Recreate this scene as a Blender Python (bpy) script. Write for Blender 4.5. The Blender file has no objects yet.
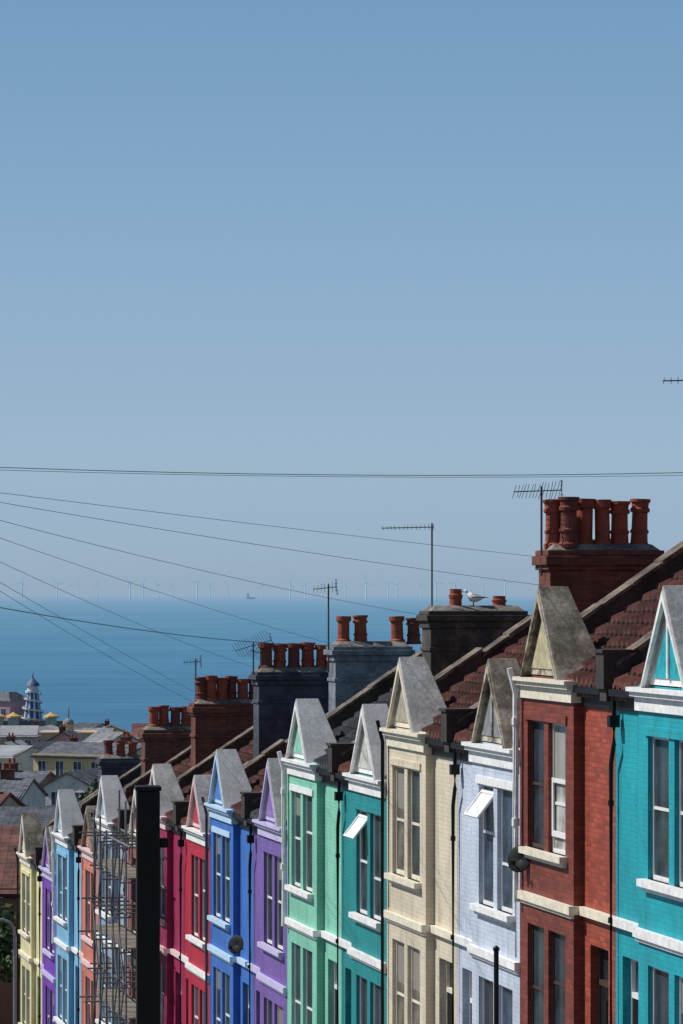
import bpy, math, random
from mathutils import Vector, Matrix
random.seed(7)
scene = bpy.context.scene
COL = scene.collection

# ------------------------------------------------------------------ frame of the street
SN, CS = 0.2200, 0.9755
PHI = math.atan2(-CS, SN)
W = 4.53          # house frontage
PB = 0.16         # projection of the bay
BW = 2.95         # bay width
HT = 8.1          # ground to gable apex
def R(t, s, z):
    return Vector((2.834 - SN*t + CS*s, 52.4 + CS*t + SN*s, z))

PROF = [(-400, 30), (-200, 12), (-50.5, -2.1), (-4.5, -8.7), (75, -18.2), (150, -22), (300, -29), (500, -37), (700, -42), (790, -46.5), (900, -60), (1200, -70)]
def ground_z(t):
    for (a, za), (b, zb) in zip(PROF, PROF[1:]):
        if a <= t <= b:
            return za + (zb-za)*(t-a)/(b-a)
    return PROF[-1][1]
def ground_xy(x, y):
    return ground_z((x-2.834)*-SN + (y-52.4)*CS)

# ------------------------------------------------------------------ material helpers
def new_mat(name):
    m = bpy.data.materials.new(name); m.use_nodes = True
    nt = m.node_tree; b = nt.nodes["Principled BSDF"]
    return m, nt, b
def nd(nt, typ, **kw):
    n = nt.nodes.new(typ)
    for k, v in kw.items():
        setattr(n, k, v)
    return n
def mixc(nt, a, b, fac, mode='MIX'):
    n = nt.nodes.new('ShaderNodeMix'); n.data_type = 'RGBA'; n.blend_type = mode
    for sock, val in ((6, a), (7, b), (0, fac)):
        if hasattr(val, 'links') or hasattr(val, 'is_linked'):
            nt.links.new(val, n.inputs[sock])
        elif sock == 0:
            n.inputs[0].default_value = val
        else:
            n.inputs[sock].default_value = (*val, 1)
    return n.outputs[2]
def ramp(nt, src, p0, c0, p1, c1, extra=()):
    r = nt.nodes.new('ShaderNodeValToRGB')
    r.color_ramp.elements[0].position = p0; r.color_ramp.elements[0].color = (*c0, 1)
    r.color_ramp.elements[1].position = p1; r.color_ramp.elements[1].color = (*c1, 1)
    for p, c in extra:
        e = r.color_ramp.elements.new(p); e.color = (*c, 1)
    nt.links.new(src, r.inputs[0])
    return r.outputs[0]
def g(v): return (v, v, v)

def wall_coords(nt):
    tc = nd(nt, 'ShaderNodeTexCoord'); sp = nd(nt, 'ShaderNodeSeparateXYZ')
    nt.links.new(tc.outputs['Object'], sp.inputs[0])
    ad = nd(nt, 'ShaderNodeMath', operation='ADD')
    nt.links.new(sp.outputs[0], ad.inputs[0]); nt.links.new(sp.outputs[1], ad.inputs[1])
    cb = nd(nt, 'ShaderNodeCombineXYZ')
    nt.links.new(ad.outputs[0], cb.inputs[0]); nt.links.new(sp.outputs[2], cb.inputs[1])
    return tc.outputs['Object'], cb.outputs[0], sp
def noise(nt, vec, scale, detail=4, rough=.55, stretch=None):
    n = nd(nt, 'ShaderNodeTexNoise'); n.inputs['Scale'].default_value = scale
    n.inputs['Detail'].default_value = detail; n.inputs['Roughness'].default_value = rough
    if stretch:
        mp = nd(nt, 'ShaderNodeMapping'); mp.inputs['Scale'].default_value = stretch
        nt.links.new(vec, mp.inputs[0]); vec = mp.outputs[0]
    nt.links.new(vec, n.inputs['Vector'])
    return n.outputs['Fac']
def bump(nt, b, h, strength, dist):
    bp = nd(nt, 'ShaderNodeBump'); bp.inputs['Strength'].default_value = strength
    bp.inputs['Distance'].default_value = dist
    nt.links.new(h, bp.inputs['Height']); nt.links.new(bp.outputs[0], b.inputs['Normal'])

def painted_brick(name, col, mortar=.82, dirt=.55, bare=False, rough=.62):
    m, nt, b = new_mat(name)
    obj, wc, sp = wall_coords(nt)
    bk = nd(nt, 'ShaderNodeTexBrick'); bk.inputs['Scale'].default_value = 1.0
    bk.inputs['Brick Width'].default_value = .225; bk.inputs['Row Height'].default_value = .075
    bk.inputs['Mortar Size'].default_value = .007; bk.inputs['Mortar Smooth'].default_value = .4
    if bare:
        bk.inputs['Color1'].default_value = (*[c*.72 for c in col], 1)
        bk.inputs['Color2'].default_value = (*[c*1.25 for c in col], 1)
        bk.inputs['Mortar'].default_value = (*[min(1, c*mortar) for c in col], 1)
    else:
        bk.inputs['Color1'].default_value = (*[c*.96 for c in col], 1)
        bk.inputs['Color2'].default_value = (*[min(.9, c*1.04) for c in col], 1)
        bk.inputs['Mortar'].default_value = (*[c*mortar for c in col], 1)
    nt.links.new(wc, bk.inputs['Vector'])
    n1 = noise(nt, obj, 1.3, 6, .6, (1, 1, .35))
    c = mixc(nt, bk.outputs['Color'], ramp(nt, n1, .3, g(dirt), .62, g(1.0)), .8, 'MULTIPLY')
    n3 = noise(nt, obj, 5, 5, .6, (1, 1, .08))
    c = mixc(nt, c, ramp(nt, n3, .3, g(.65), .5, g(1.0)), .7, 'MULTIPLY')
    n2 = noise(nt, obj, 9, 4, .6)
    c = mixc(nt, c, ramp(nt, n2, .3, g(.82), .7, g(1.06)), .6, 'MULTIPLY')
    n4 = noise(nt, obj, 22, 6, .7)
    c = mixc(nt, c, [min(.8, q*.6+.1) for q in col], ramp(nt, n4, .68, g(0), .74, g(.4)))
    nt.links.new(c, b.inputs['Base Color'])
    b.inputs['Roughness'].default_value = rough
    inv = nd(nt, 'ShaderNodeMath', operation='SUBTRACT'); inv.inputs[0].default_value = 1
    nt.links.new(bk.outputs['Fac'], inv.inputs[1])
    bump(nt, b, inv.outputs[0], .4, .01)
    return m
def plain(name, col, rough=.6, var=.25, scale=6, metal=0, bmp=0.0, spec=None):
    m, nt, b = new_mat(name)
    tc = nd(nt, 'ShaderNodeTexCoord')
    n1 = noise(nt, tc.outputs['Object'], scale, 6, .6)
    c = mixc(nt, col, ramp(nt, n1, .3, g(1-var), .7, g(1+var*.4)), 1.0, 'MULTIPLY')
    nt.links.new(c, b.inputs['Base Color'])
    b.inputs['Roughness'].default_value = rough; b.inputs['Metallic'].default_value = metal
    if spec is not None: b.inputs['Specular IOR Level'].default_value = spec
    if bmp: bump(nt, b, n1, bmp, .02)
    return m
def lichen_slab(name, base, spot, lo=.42, hi=.6, fine=.6):
    m, nt, b = new_mat(name)
    tc = nd(nt, 'ShaderNodeTexCoord')
    n1 = noise(nt, tc.outputs['Object'], 2.2, 8, .7)
    n2 = noise(nt, tc.outputs['Object'], 14, 6, .7)
    c = mixc(nt, spot, base, ramp(nt, n1, lo, g(0), hi, g(1)))
    c = mixc(nt, c, ramp(nt, n2, .35, g(fine), .6, g(1.1)), .85, 'MULTIPLY')
    nt.links.new(c, b.inputs['Base Color']); b.inputs['Roughness'].default_value = .85
    bump(nt, b, n2, .35, .02)
    return m
def roof_tiles(name, c1, c2, tw=.25, th=.3, gap=.012):
    m, nt, b = new_mat(name)
    tc = nd(nt, 'ShaderNodeTexCoord')
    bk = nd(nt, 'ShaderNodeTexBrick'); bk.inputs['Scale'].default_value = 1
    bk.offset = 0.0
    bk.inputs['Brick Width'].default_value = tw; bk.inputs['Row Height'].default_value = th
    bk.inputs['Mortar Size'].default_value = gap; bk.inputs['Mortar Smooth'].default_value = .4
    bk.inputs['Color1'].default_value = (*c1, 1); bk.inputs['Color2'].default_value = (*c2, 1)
    bk.inputs['Mortar'].default_value = (*[c*.12 for c in c1], 1)  # joints near black, painting shade into the tile valleys
    nt.links.new(tc.outputs['Object'], bk.inputs['Vector'])
    n1 = noise(nt, tc.outputs['Object'], 1.5, 7, .65)
    c = mixc(nt, bk.outputs['Color'], ramp(nt, n1, .35, g(.35), .65, g(1.4)), .9, 'MULTIPLY')
    n2 = noise(nt, tc.outputs['Object'], 7, 7, .7)
    c = mixc(nt, c, (.22, .18, .12), ramp(nt, n2, .6, g(0), .7, g(.6)))
    nt.links.new(c, b.inputs['Base Color']); b.inputs['Roughness'].default_value = .8
    inv = nd(nt, 'ShaderNodeMath', operation='SUBTRACT'); inv.inputs[0].default_value = 1
    nt.links.new(bk.outputs['Fac'], inv.inputs[1])
    bump(nt, b, inv.outputs[0], .6, .02)
    return m
def pane_mat(name, dark, blind):
    m, nt, b = new_mat(name)
    tc = nd(nt, 'ShaderNodeTexCoord'); sp = nd(nt, 'ShaderNodeSeparateXYZ')
    nt.links.new(tc.outputs['Generated'], sp.inputs[0])
    n1 = noise(nt, tc.outputs['Object'], 1.6, 3)
    c = mixc(nt, dark, [d*3 for d in dark], ramp(nt, n1, .4, g(0), .65, g(1)))
    if blind:   # a pale roller blind drawn part of the way down
        c = mixc(nt, c, (.3, .29, .26), ramp(nt, sp.outputs[2], blind, g(0), blind+.01, g(.8)))
    nt.links.new(c, b.inputs['Base Color'])
    b.inputs['Roughness'].default_value = .14; b.inputs['IOR'].default_value = 1.36
    return m

# ------------------------------------------------------------------ mesh builder
class MB:
    def __init__(s): s.v = []; s.f = []; s.m = []
    def quad(s, pts, mat=0):
        i = len(s.v); s.v += [tuple(p) for p in pts]; s.f.append(tuple(range(i, i+len(pts)))); s.m.append(mat)
    def box(s, x0, x1, y0, y1, z0, z1, mat=0):
        p = [(x0,y0,z0),(x1,y0,z0),(x1,y1,z0),(x0,y1,z0),(x0,y0,z1),(x1,y0,z1),(x1,y1,z1),(x0,y1,z1)]
        s.hexa(p, mat)
    def hexa(s, p, mat=0):
        i = len(s.v); s.v += [tuple(q) for q in p]
        for f in ((0,3,2,1),(4,5,6,7),(0,1,5,4),(1,2,6,5),(2,3,7,6),(3,0,4,7)):
            s.f.append(tuple(i+k for k in f)); s.m.append(mat)
    def tube(s, pts, r, n=6, mat=0, r1=None):
        pts = [Vector(p) for p in pts]; i0 = len(s.v)
        for k, p in enumerate(pts):
            d = (pts[min(k+1, len(pts)-1)] - pts[max(k-1, 0)]).normalized()
            a = d.cross(Vector((0,0,1)))
            if a.length < 1e-3: a = d.cross(Vector((1,0,0)))
            a.normalize(); b = d.cross(a).normalized()
            rr = r if r1 is None else r + (r1-r)*k/(len(pts)-1)
            for j in range(n):
                q = 2*math.pi*j/n
                s.v.append(tuple(p + a*math.cos(q)*rr + b*math.sin(q)*rr))
        for k in range(len(pts)-1):
            for j in range(n):
                a0 = i0+k*n+j; a1 = i0+k*n+(j+1) % n
                s.f.append((a0, a0+n, a1+n, a1)); s.m.append(mat)
        s.f.append(tuple(i0+j for j in range(n))); s.m.append(mat)
        e = i0+(len(pts)-1)*n
        s.f.append(tuple(e+j for j in reversed(range(n)))); s.m.append(mat)
    def lathe(s, prof, n=16, c=(0,0,0), mat=0, cap=True):
        i0 = len(s.v)
        for r, z in prof:
            for j in range(n):
                q = 2*math.pi*j/n
                s.v.append((c[0]+r*math.cos(q), c[1]+r*math.sin(q), c[2]+z))
        for k in range(len(prof)-1):
            for j in range(n):
                a = i0+k*n+j; b = i0+k*n+(j+1) % n
                s.f.append((a, b, b+n, a+n)); s.m.append(mat)
        if cap:
            s.f.append(tuple(i0+j for j in reversed(range(n)))); s.m.append(mat)
            e = i0+(len(prof)-1)*n
            s.f.append(tuple(e+j for j in range(n))); s.m.append(mat)
    def obj(s, name, mats, parent=None, loc=None, rot=None, smooth=False, bevel=0):
        me = bpy.data.meshes.new(name); me.from_pydata(s.v, [], s.f); me.update()
        if not isinstance(mats, (list, tuple)): mats = [mats]
        for m in mats: me.materials.append(m)
        for p, mi in zip(me.polygons, s.m):
            p.material_index = mi
            p.use_smooth = smooth
        o = bpy.data.objects.new(name, me); COL.objects.link(o)
        if parent: o.parent = parent
        if loc is not None: o.location = loc
        if rot is not None: o.rotation_euler = rot
        if bevel:
            bv = o.modifiers.new("Bevel", 'BEVEL'); bv.width = bevel; bv.segments = 2; bv.limit_method = 'ANGLE'
        return o
def tag(o, label, cat, group=None, kind=None):
    o["label"] = label; o["category"] = cat
    if group: o["group"] = group
    if kind: o["kind"] = kind
def empty(name, loc, rotz=0):
    e = bpy.data.objects.new(name, None); e.location = loc; e.rotation_euler = (0, 0, rotz)
    e.empty_display_size = .3; COL.objects.link(e); return e
def copy_thing(src, loc, rotz=None):
    n = src.copy(); COL.objects.link(n); n.location = loc
    if rotz is not None: n.rotation_euler = (src.rotation_euler[0], src.rotation_euler[1], rotz)
    for c in list(src.children):
        k = c.copy(); COL.objects.link(k); k.parent = n
        for c2 in list(c.children):
            k2 = c2.copy(); COL.objects.link(k2); k2.parent = k
    return n

# ------------------------------------------------------------------ shared materials
M_white = plain("white_trim", (.84, .84, .83), .5, .25)
M_cream = plain("cream_trim", (.76, .7, .56), .55, .25)
M_frame = plain("window_frame_white", (.78, .78, .77), .4, .1)
M_frameb = plain("window_frame_brown", (.06, .035, .03), .5, .2)
M_black = plain("black_paint", (.008, .008, .009), .5, .3, spec=.25)
M_dkgrey = plain("dark_grey_metal", (.06, .06, .065), .5, .3)
M_grey = plain("galvanised_grey", (.3, .31, .32), .45, .25, metal=.4)
M_scaf = plain("grey_scaffold_steel", (.17, .17, .175), .6, .5, 5)
M_slab = lichen_slab("weathered_cement_slab", (.5, .5, .49), (.3, .3, .285), .36, .56, .75)
M_slab1 = lichen_slab("smooth_pale_slab", (.52, .53, .54), (.4, .41, .41), .36, .56, .82)
M_slab2 = lichen_slab("lichened_slab", (.4, .36, .29), (.15, .13, .1), .42, .6)
M_gabdark = lichen_slab("weathered_gable_front", (.5, .46, .36), (.12, .1, .075), .42, .56)
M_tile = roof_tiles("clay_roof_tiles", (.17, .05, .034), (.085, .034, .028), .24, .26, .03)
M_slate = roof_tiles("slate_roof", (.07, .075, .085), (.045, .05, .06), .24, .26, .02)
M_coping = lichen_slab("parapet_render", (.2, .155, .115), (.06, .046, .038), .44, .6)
M_parapet = lichen_slab("parapet_shaded_side", (.075, .055, .043), (.03, .024, .022))  # darker copy of the coping render, shade put into the colour
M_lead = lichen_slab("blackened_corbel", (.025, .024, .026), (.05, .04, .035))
M_stackbrick = painted_brick("soot_brick", (.2, .06, .038), mortar=.8, dirt=.35, bare=True, rough=.85)
M_stackbrick2 = painted_brick("old_brown_brick", (.15, .065, .045), mortar=1.3, dirt=.35, bare=True, rough=.85)
M_stackgrey = lichen_slab("rendered_stack_grey", (.22, .25, .3), (.13, .15, .18))
M_stackdark = lichen_slab("rendered_stack_dark", (.07, .08, .115), (.035, .04, .055))
M_stackblack = lichen_slab("rendered_stack_sooty", (.045, .04, .034), (.14, .1, .065), .35, .5)
M_pot = plain("terracotta_pot", (.34, .07, .032), .75, .5, 5, bmp=.2)
M_pot2 = plain("sooty_terracotta_pot", (.19, .048, .03), .8, .6, 5, bmp=.2)
M_cap = lichen_slab("cement_flaunching", (.28, .25, .21), (.12, .1, .09))
M_pane = [pane_mat("dark_glass", (.016, .02, .027), 0), pane_mat("dark_glass_greenish", (.02, .03, .034), 0),
          pane_mat("glass_over_blind", (.016, .02, .027), .74), pane_mat("dark_glass_bluish", (.024, .036, .055), 0)]
M_panelight = pane_mat("pale_curtained_glass", (.08, .075, .062), .6)
M_panewhite = pane_mat("glass_over_white_blind", (.22, .22, .21), .5)
M_wire = plain("cable_black", (.04, .04, .042), .6, .1)
M_asphalt = plain("asphalt", (.05, .05, .052), .9, .3, 3, bmp=.3)
M_pave = plain("paving", (.22, .21, .2), .9, .25, 2)
M_ground = plain("ground_earth", (.1, .1, .07), .95, .4, .05)

# ------------------------------------------------------------------ setting: ground, road, pavement, sea
ts = sorted(set([p[0] for p in PROF] + list(range(-400, 1200, 25))))
def strip(name, s0, s1, dz, mat, t0=-400, t1=1200, edge=0.0):
    mb = MB(); tt = [t for t in ts if t0 <= t <= t1]
    if t0 not in tt: tt = [t0]+tt
    if t1 not in tt: tt = tt+[t1]
    for a, b in zip(tt, tt[1:]):
        za, zb = ground_z(a)+dz, ground_z(b)+dz
        mb.quad([R(a, s0, za), R(a, s1, za), R(b, s1, zb), R(b, s0, zb)])
        if edge:
            for s in (s0, s1):
                mb.quad([R(a, s, za), R(b, s, zb), R(b, s, zb-edge), R(a, s, za-edge)])
    o = mb.obj(name, mat); tag(o, name.replace('_', ' ')+" on the hillside above the sea", name.split('_')[-1], kind="structure")
    return o
strip("ground", -1500, 1500, 0, M_ground)
strip("road", -10.0, -3.2, .004, M_asphalt, -120, 75)
strip("pavement", -3.18, 0.3, .12, M_pave, -120, 75, .12)
strip("pavement", -13.0, -10.02, .12, M_pave, -120, 75, .12)
mb = MB()
for k in range(4):
    mb.quad([R(-110+45*k, -6.65, ground_z(-110+45*k)+.008), R(-110+45*k, -6.55, ground_z(-110+45*k)+.008),
             R(-104+45*k, -6.55, ground_z(-104+45*k)+.008), R(-104+45*k, -6.65, ground_z(-104+45*k)+.008)])
o = mb.obj("road_marking", M_white); tag(o, "white painted centre dashes on the road", "road marking", kind="structure")

m, nt, b = new_mat("sea_water")
geo = nd(nt, 'ShaderNodeNewGeometry')
n1 = noise(nt, geo.outputs['Position'], .0035, 8, .6, (.25, 1, 1))
n2 = noise(nt, geo.outputs['Position'], .03, 6, .7, (.35, 1.6, 1))
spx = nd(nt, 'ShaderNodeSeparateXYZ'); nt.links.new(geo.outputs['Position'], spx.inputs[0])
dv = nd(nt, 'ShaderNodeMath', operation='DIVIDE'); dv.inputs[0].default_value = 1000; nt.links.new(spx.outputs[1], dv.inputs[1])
c = ramp(nt, dv.outputs[0], 0.01, (.265, .375, .475), 1.0, (.048, .165, .285), extra=[(.03, (.225, .345, .45)), (.06, (.17, .305, .42)), (.13, (.12, .262, .385)), (.32, (.08, .22, .345)), (.6, (.06, .188, .31))])  # paler with distance: sea haze is put into the colour
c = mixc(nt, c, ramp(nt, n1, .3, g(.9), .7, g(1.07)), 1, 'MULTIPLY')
c = mixc(nt, c, ramp(nt, n2, .35, g(.87), .65, g(1.12)), 1, 'MULTIPLY')
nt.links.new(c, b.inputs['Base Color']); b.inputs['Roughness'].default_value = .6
b.inputs['Specular IOR Level'].default_value = .1
bump(nt, b, n2, .5, 4)
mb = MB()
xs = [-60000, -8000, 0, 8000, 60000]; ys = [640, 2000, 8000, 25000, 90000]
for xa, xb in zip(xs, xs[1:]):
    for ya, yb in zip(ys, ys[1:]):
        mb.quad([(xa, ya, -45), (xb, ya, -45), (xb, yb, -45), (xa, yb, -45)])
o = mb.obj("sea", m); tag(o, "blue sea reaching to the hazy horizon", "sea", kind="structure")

# ------------------------------------------------------------------ windows, doors
def panel(mb, x0, x1, z0, z1, y, ops, depth, mat=0):
    X = sorted(set([x0, x1]+[o[0] for o in ops]+[o[1] for o in ops]))
    Z = sorted(set([z0, z1]+[o[2] for o in ops]+[o[3] for o in ops]))
    for xa, xb in zip(X, X[1:]):
        for za, zb in zip(Z, Z[1:]):
            cx, cz = (xa+xb)/2, (za+zb)/2
            if any(o[0] < cx < o[1] and o[2] < cz < o[3] for o in ops): continue
            mb.quad([(xa, y, za), (xb, y, za), (xb, y, zb), (xa, y, zb)], mat)
    for a, b_, c_, d in ops:
        yy = y+depth
        mb.quad([(a, y, c_), (a, yy, c_), (a, yy, d), (a, y, d)][::-1], mat)
        mb.quad([(b_, y, c_), (b_, yy, c_), (b_, yy, d), (b_, y, d)], mat)
        mb.quad([(a, y, c_), (b_, y, c_), (b_, yy, c_), (a, yy, c_)], mat)
        mb.quad([(a, y, d), (b_, y, d), (b_, yy, d), (a, yy, d)][::-1], mat)
def sash(parent, x0, x1, z0, z1, y, frame, open_=False, label=None, slide=0.0, b_=.036, pane=None, low=False):
    """sash window: frame mesh with a pane child, y = plane of the reveal back"""
    w, h = x1-x0, z1-z0
    mb = MB()
    mb.box(0, b_, -.03, .02, 0, h); mb.box(w-b_, w, -.03, .02, 0, h)
    mb.box(b_, w-b_, -.03, .02, 0, b_*1.6); mb.box(b_, w-b_, -.03, .02, h-b_, h)
    mid = h*(.5-slide)
    mb.box(b_, w-b_, -.022, .02, mid-.022, mid+.022)
    if low:     # brighter lower sash pushed part-way up in front of the upper one
        for a in ((b_, .11), (w-.11, w-b_)): mb.box(a[0], a[1], -.055, -.031, .25, h*.5+.15)
        mb.box(.11, w-.11, -.055, -.031, .25, .34); mb.box(.11, w-.11, -.055, -.031, h*.5+.08, h*.5+.15)
    if open_:   # casement leaf tilted out at the top
        a = math.radians(38); L = h*.26; t_ = .035
        ca, sa = math.cos(a), math.sin(a)
        def P(x, l, d): return (x, -.05 - l*sa - d*ca, h*.68 + .02 + L - l*ca + d*sa)
        for xa, xb, la, lb in ((0.02, .07, 0, L), (w-.07, w-.02, 0, L), (.07, w-.07, 0, .05), (.07, w-.07, L-.05, L)):
            mb.hexa([P(xa, lb, 0), P(xb, lb, 0), P(xb, lb, -t_), P(xa, lb, -t_), P(xa, la, 0), P(xb, la, 0), P(xb, la, -t_), P(xa, la, -t_)])
        mb.quad([P(.07, L-.05, -.02), P(w-.07, L-.05, -.02), P(w-.07, .05, -.02), P(.07, .05, -.02)])
    f = mb.obj("window", frame, parent, (x0, y, z0))
    if label: f["label"] = label
    pb = MB(); pb.quad([(b_, -.004, b_*1.6), (w-b_, -.004, b_*1.6), (w-b_, -.004, h-b_), (b_, -.004, h-b_)])
    pb.obj("pane", pane or random.choice(M_pane), f)
    return f

# ------------------------------------------------------------------ chimney pots
def pot_mesh(h, r, style, mat):
    mb = MB()
    if style == 0:
        prof = [(r*1.1,0),(r*1.12,h*.08),(r*.95,h*.12),(r*.9,h*.3),(r*1.02,h*.32),(r*1.02,h*.36),(r*.88,h*.39),(r*.84,h*.72),(r*1.05,h*.74),(r*1.08,h*.8),(r*.92,h*.83),(r*.95,h*.92),(r*1.12,h*.94),(r*1.12,h),(r*.85,h),(r*.8,h*.85),(.01,h*.84)]
    elif style == 1:
        prof = [(r*1.15,0),(r*1.1,h*.15),(r*.88,h*.2),(r*.86,h*.8),(r*1.12,h*.84),(r*1.12,h),(r*.85,h),(r*.8,h*.85),(.01,h*.84)]
    else:
        prof = [(r,0),(r*.95,h*.5),(r*1.05,h*.55),(r*1.1,h*.7),(r*.9,h*.75),(r*.95,h),(r*.75,h),(r*.7,h*.85),(.01,h*.84)]
    mb.lathe(prof, 16)
    me = mb.obj("chimney_pot", mat, smooth=False)
    md = me.data; bpy.data.objects.remove(me); return md

STACKS = {  # even house index: (top rel apex, material, [(y, h, r, style, x)], y0, y1)
 -2: (1.55, M_stackbrick, [(1.9,.85,.15,0),(2.4,.85,.15,0),(2.9,.85,.15,1)], 1.68, 3.72),
  0: (1.80, M_stackbrick, [(1.9,.84,.16,0),(2.1,.88,.165,0,.2),(2.44,.86,.165,1),(2.76,.84,.15,1),(3.08,.82,.17,0),(3.44,.86,.16,0)], 1.72, 3.72),
  2: (1.70, M_stackblack, [(2.5,.4,.13,2),(3.4,.26,.14,2)], 1.9, 3.85),
  4: (2.36, M_stackgrey, [(2.26,.64,.155,1),(2.66,.66,.16,0),(3.5,.64,.16,1),(3.88,.6,.16,0)], 1.98, 3.72),
  6: (2.33, M_stackdark, [(2.28,.68,.18,1),(2.64,.66,.175,0),(3.0,.68,.17,1),(3.38,.7,.18,0),(3.72,.62,.17,1),(3.95,.58,.16,2,.15)], 2.02, 4.0),
  8: (2.02, M_stackbrick, [(2.25,.7,.175,0),(2.53,.74,.165,1,.1),(2.83,.68,.175,0),(3.12,.72,.165,0,-.1),(3.44,.64,.175,1),(3.76,.7,.165,0)], 2.02, 3.95),
 10: (1.98, M_stackbrick2, [(2.4,.66,.17,1),(2.73,.7,.17,0),(3.08,.64,.17,1),(3.42,.66,.175,0),(3.75,.6,.165,1)], 2.08, 3.95),
 12: (2.0, M_stackdark, [(2.4,.55,.16,1),(2.8,.55,.16,0),(3.2,.5,.16,1)], 2.1, 3.9),
}
# ------------------------------------------------------------------ houses
APEX = {-2: .11, 0: -1.06, 2: -2.06, 4: -3.57, 6: -4.33, 8: -5.12, 10: -6.18, 12: -7.52}
HOUSES = {
 -2: dict(col=(.006,.37,.44), trim=M_white, gab=M_white, inner=(.01,.38,.45), slab=M_slab, label="teal painted brick terraced house with white sills"),
 -1: dict(col=(.21,.042,.025), bare=True, col2=(.35,.064,.033), trim=M_cream, gab=M_gabdark, inner=(.5,.44,.27), slab=M_slab2, frame=M_frameb, label="unpainted red brick terraced house with cream bands"),
  0: dict(col=(.58,.65,.77), trim=M_white, gab=M_gabdark, inner=(.24,.25,.27), slab=M_slab2, label="pale blue painted terraced house with open window"),
  1: dict(col=(.7,.62,.47), trim=M_cream, gab=M_cream, inner=(.42,.38,.29), slab=M_slab, frame=M_cream, label="cream painted terraced house with twin gable slabs"),
  2: dict(col=(.005,.26,.27), trim=M_white, gab=M_white, inner=(.55,.55,.5), slab=M_slab1, label="dark turquoise terraced house with open casement"),
  3: dict(col=(.23,.6,.45), trim=M_white, gab=M_white, inner=(.26,.6,.47), slab=M_slab1, label="mint green terraced house with white bands"),
  4: dict(col=(.19,.11,.39), trim="lav", gab="lav", inner=(.27,.17,.47), slab=M_slab, label="lavender purple terraced house with paler trim"),
  5: dict(col=(.04,.165,.54), trim="sky", gab="sky", inner=(.06,.22,.58), slab=M_slab1, label="cobalt blue terraced house with sky blue trim"),
  6: dict(col=(.45,.01,.04), trim=M_white, gab="pink", inner=(.48,.03,.07), slab=M_slab, label="bright red terraced house with pale sills"),
  7: dict(col=(.32,.008,.08), trim="pink", gab=M_white, inner=(.38,.03,.11), slab=M_slab, label="crimson pink terraced house"),
  8: dict(col=(.3,.1,.09), trim=M_cream, gab=M_white, inner=(.4,.2,.15), slab=M_slab, label="brownish pink terraced house behind scaffolding"),
  9: dict(col=(.3,.42,.55), trim=M_white, gab=M_white, inner=(.3,.4,.5), slab=M_slab1, label="grey blue terraced house beside the scaffolding"),
 10: dict(col=(.62,.2,.14), trim="pink", gab=M_slab2, inner=(.5,.2,.15), slab=M_slab2, label="salmon pink terraced house"),
 11: dict(col=(.22,.5,.72), trim=M_white, gab=M_white, inner=(.3,.5,.65), slab=M_slab1, label="sky blue terraced house with white trim"),
 12: dict(col=(.18,.05,.44), trim="lav", gab="lav", inner=(.25,.1,.5), slab=M_slab2, label="deep violet terraced house"),
 13: dict(col=(.78,.73,.42), trim=M_cream, gab=M_white, inner=(.7,.65,.4), slab=M_slab2, label="pale yellow terraced house at the bottom of the row"),
}
TR = {"lav": plain("lavender_trim", (.55,.5,.74), .5, .15), "sky": plain("sky_trim", (.48,.66,.84), .5, .15), "pink": plain("pink_trim", (.76,.55,.55), .5, .15)}
PITCH = .67
def zr(y): return HT-1.5+PITCH*(y-.03)
RIDGE = 4.2
def slope_wall(mb, xa, xb, ya, hp, over, step=False):
    """raised party wall following the roof: body mat 0, coping mat 1"""
    def hz(y): return zr(y) if y <= RIDGE else zr(2*RIDGE-y)
    n = 7
    for (p, q) in ((ya, RIDGE), (RIDGE, 8.1)):
        for k in range(n):
            a = p+(q-p)*k/n; b_ = p+(q-p)*(k+1)/n; j1 = random.uniform(-.025, .03)
            drop = -.12 if (step and k in (2, 3, 4)) else 0
            h1 = hp+drop
            mb.hexa([(xa, a, hz(a)-.1), (xb, a, hz(a)-.1), (xb, b_, hz(b_)-.1), (xa, b_, hz(b_)-.1),
                     (xa, a, hz(a)+h1), (xb, a, hz(a)+h1), (xb, b_, hz(b_)+h1), (xa, b_, hz(b_)+h1)])
            a += .008; b_ -= .008
            mb.hexa([(xa-over, a, hz(a)+h1+.001), (xb+over, a, hz(a)+h1+.001), (xb+over, b_, hz(b_)+h1+.001), (xa-over, b_, hz(b_)+h1+.001),
                     (xa-over, a, hz(a)+h1+.075+j1), (xb+over, a, hz(a)+h1+.075+j1), (xb+over, b_, hz(b_)+h1+.075+j1), (xa-over, b_, hz(b_)+h1+.075+j1)], 1)
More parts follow.
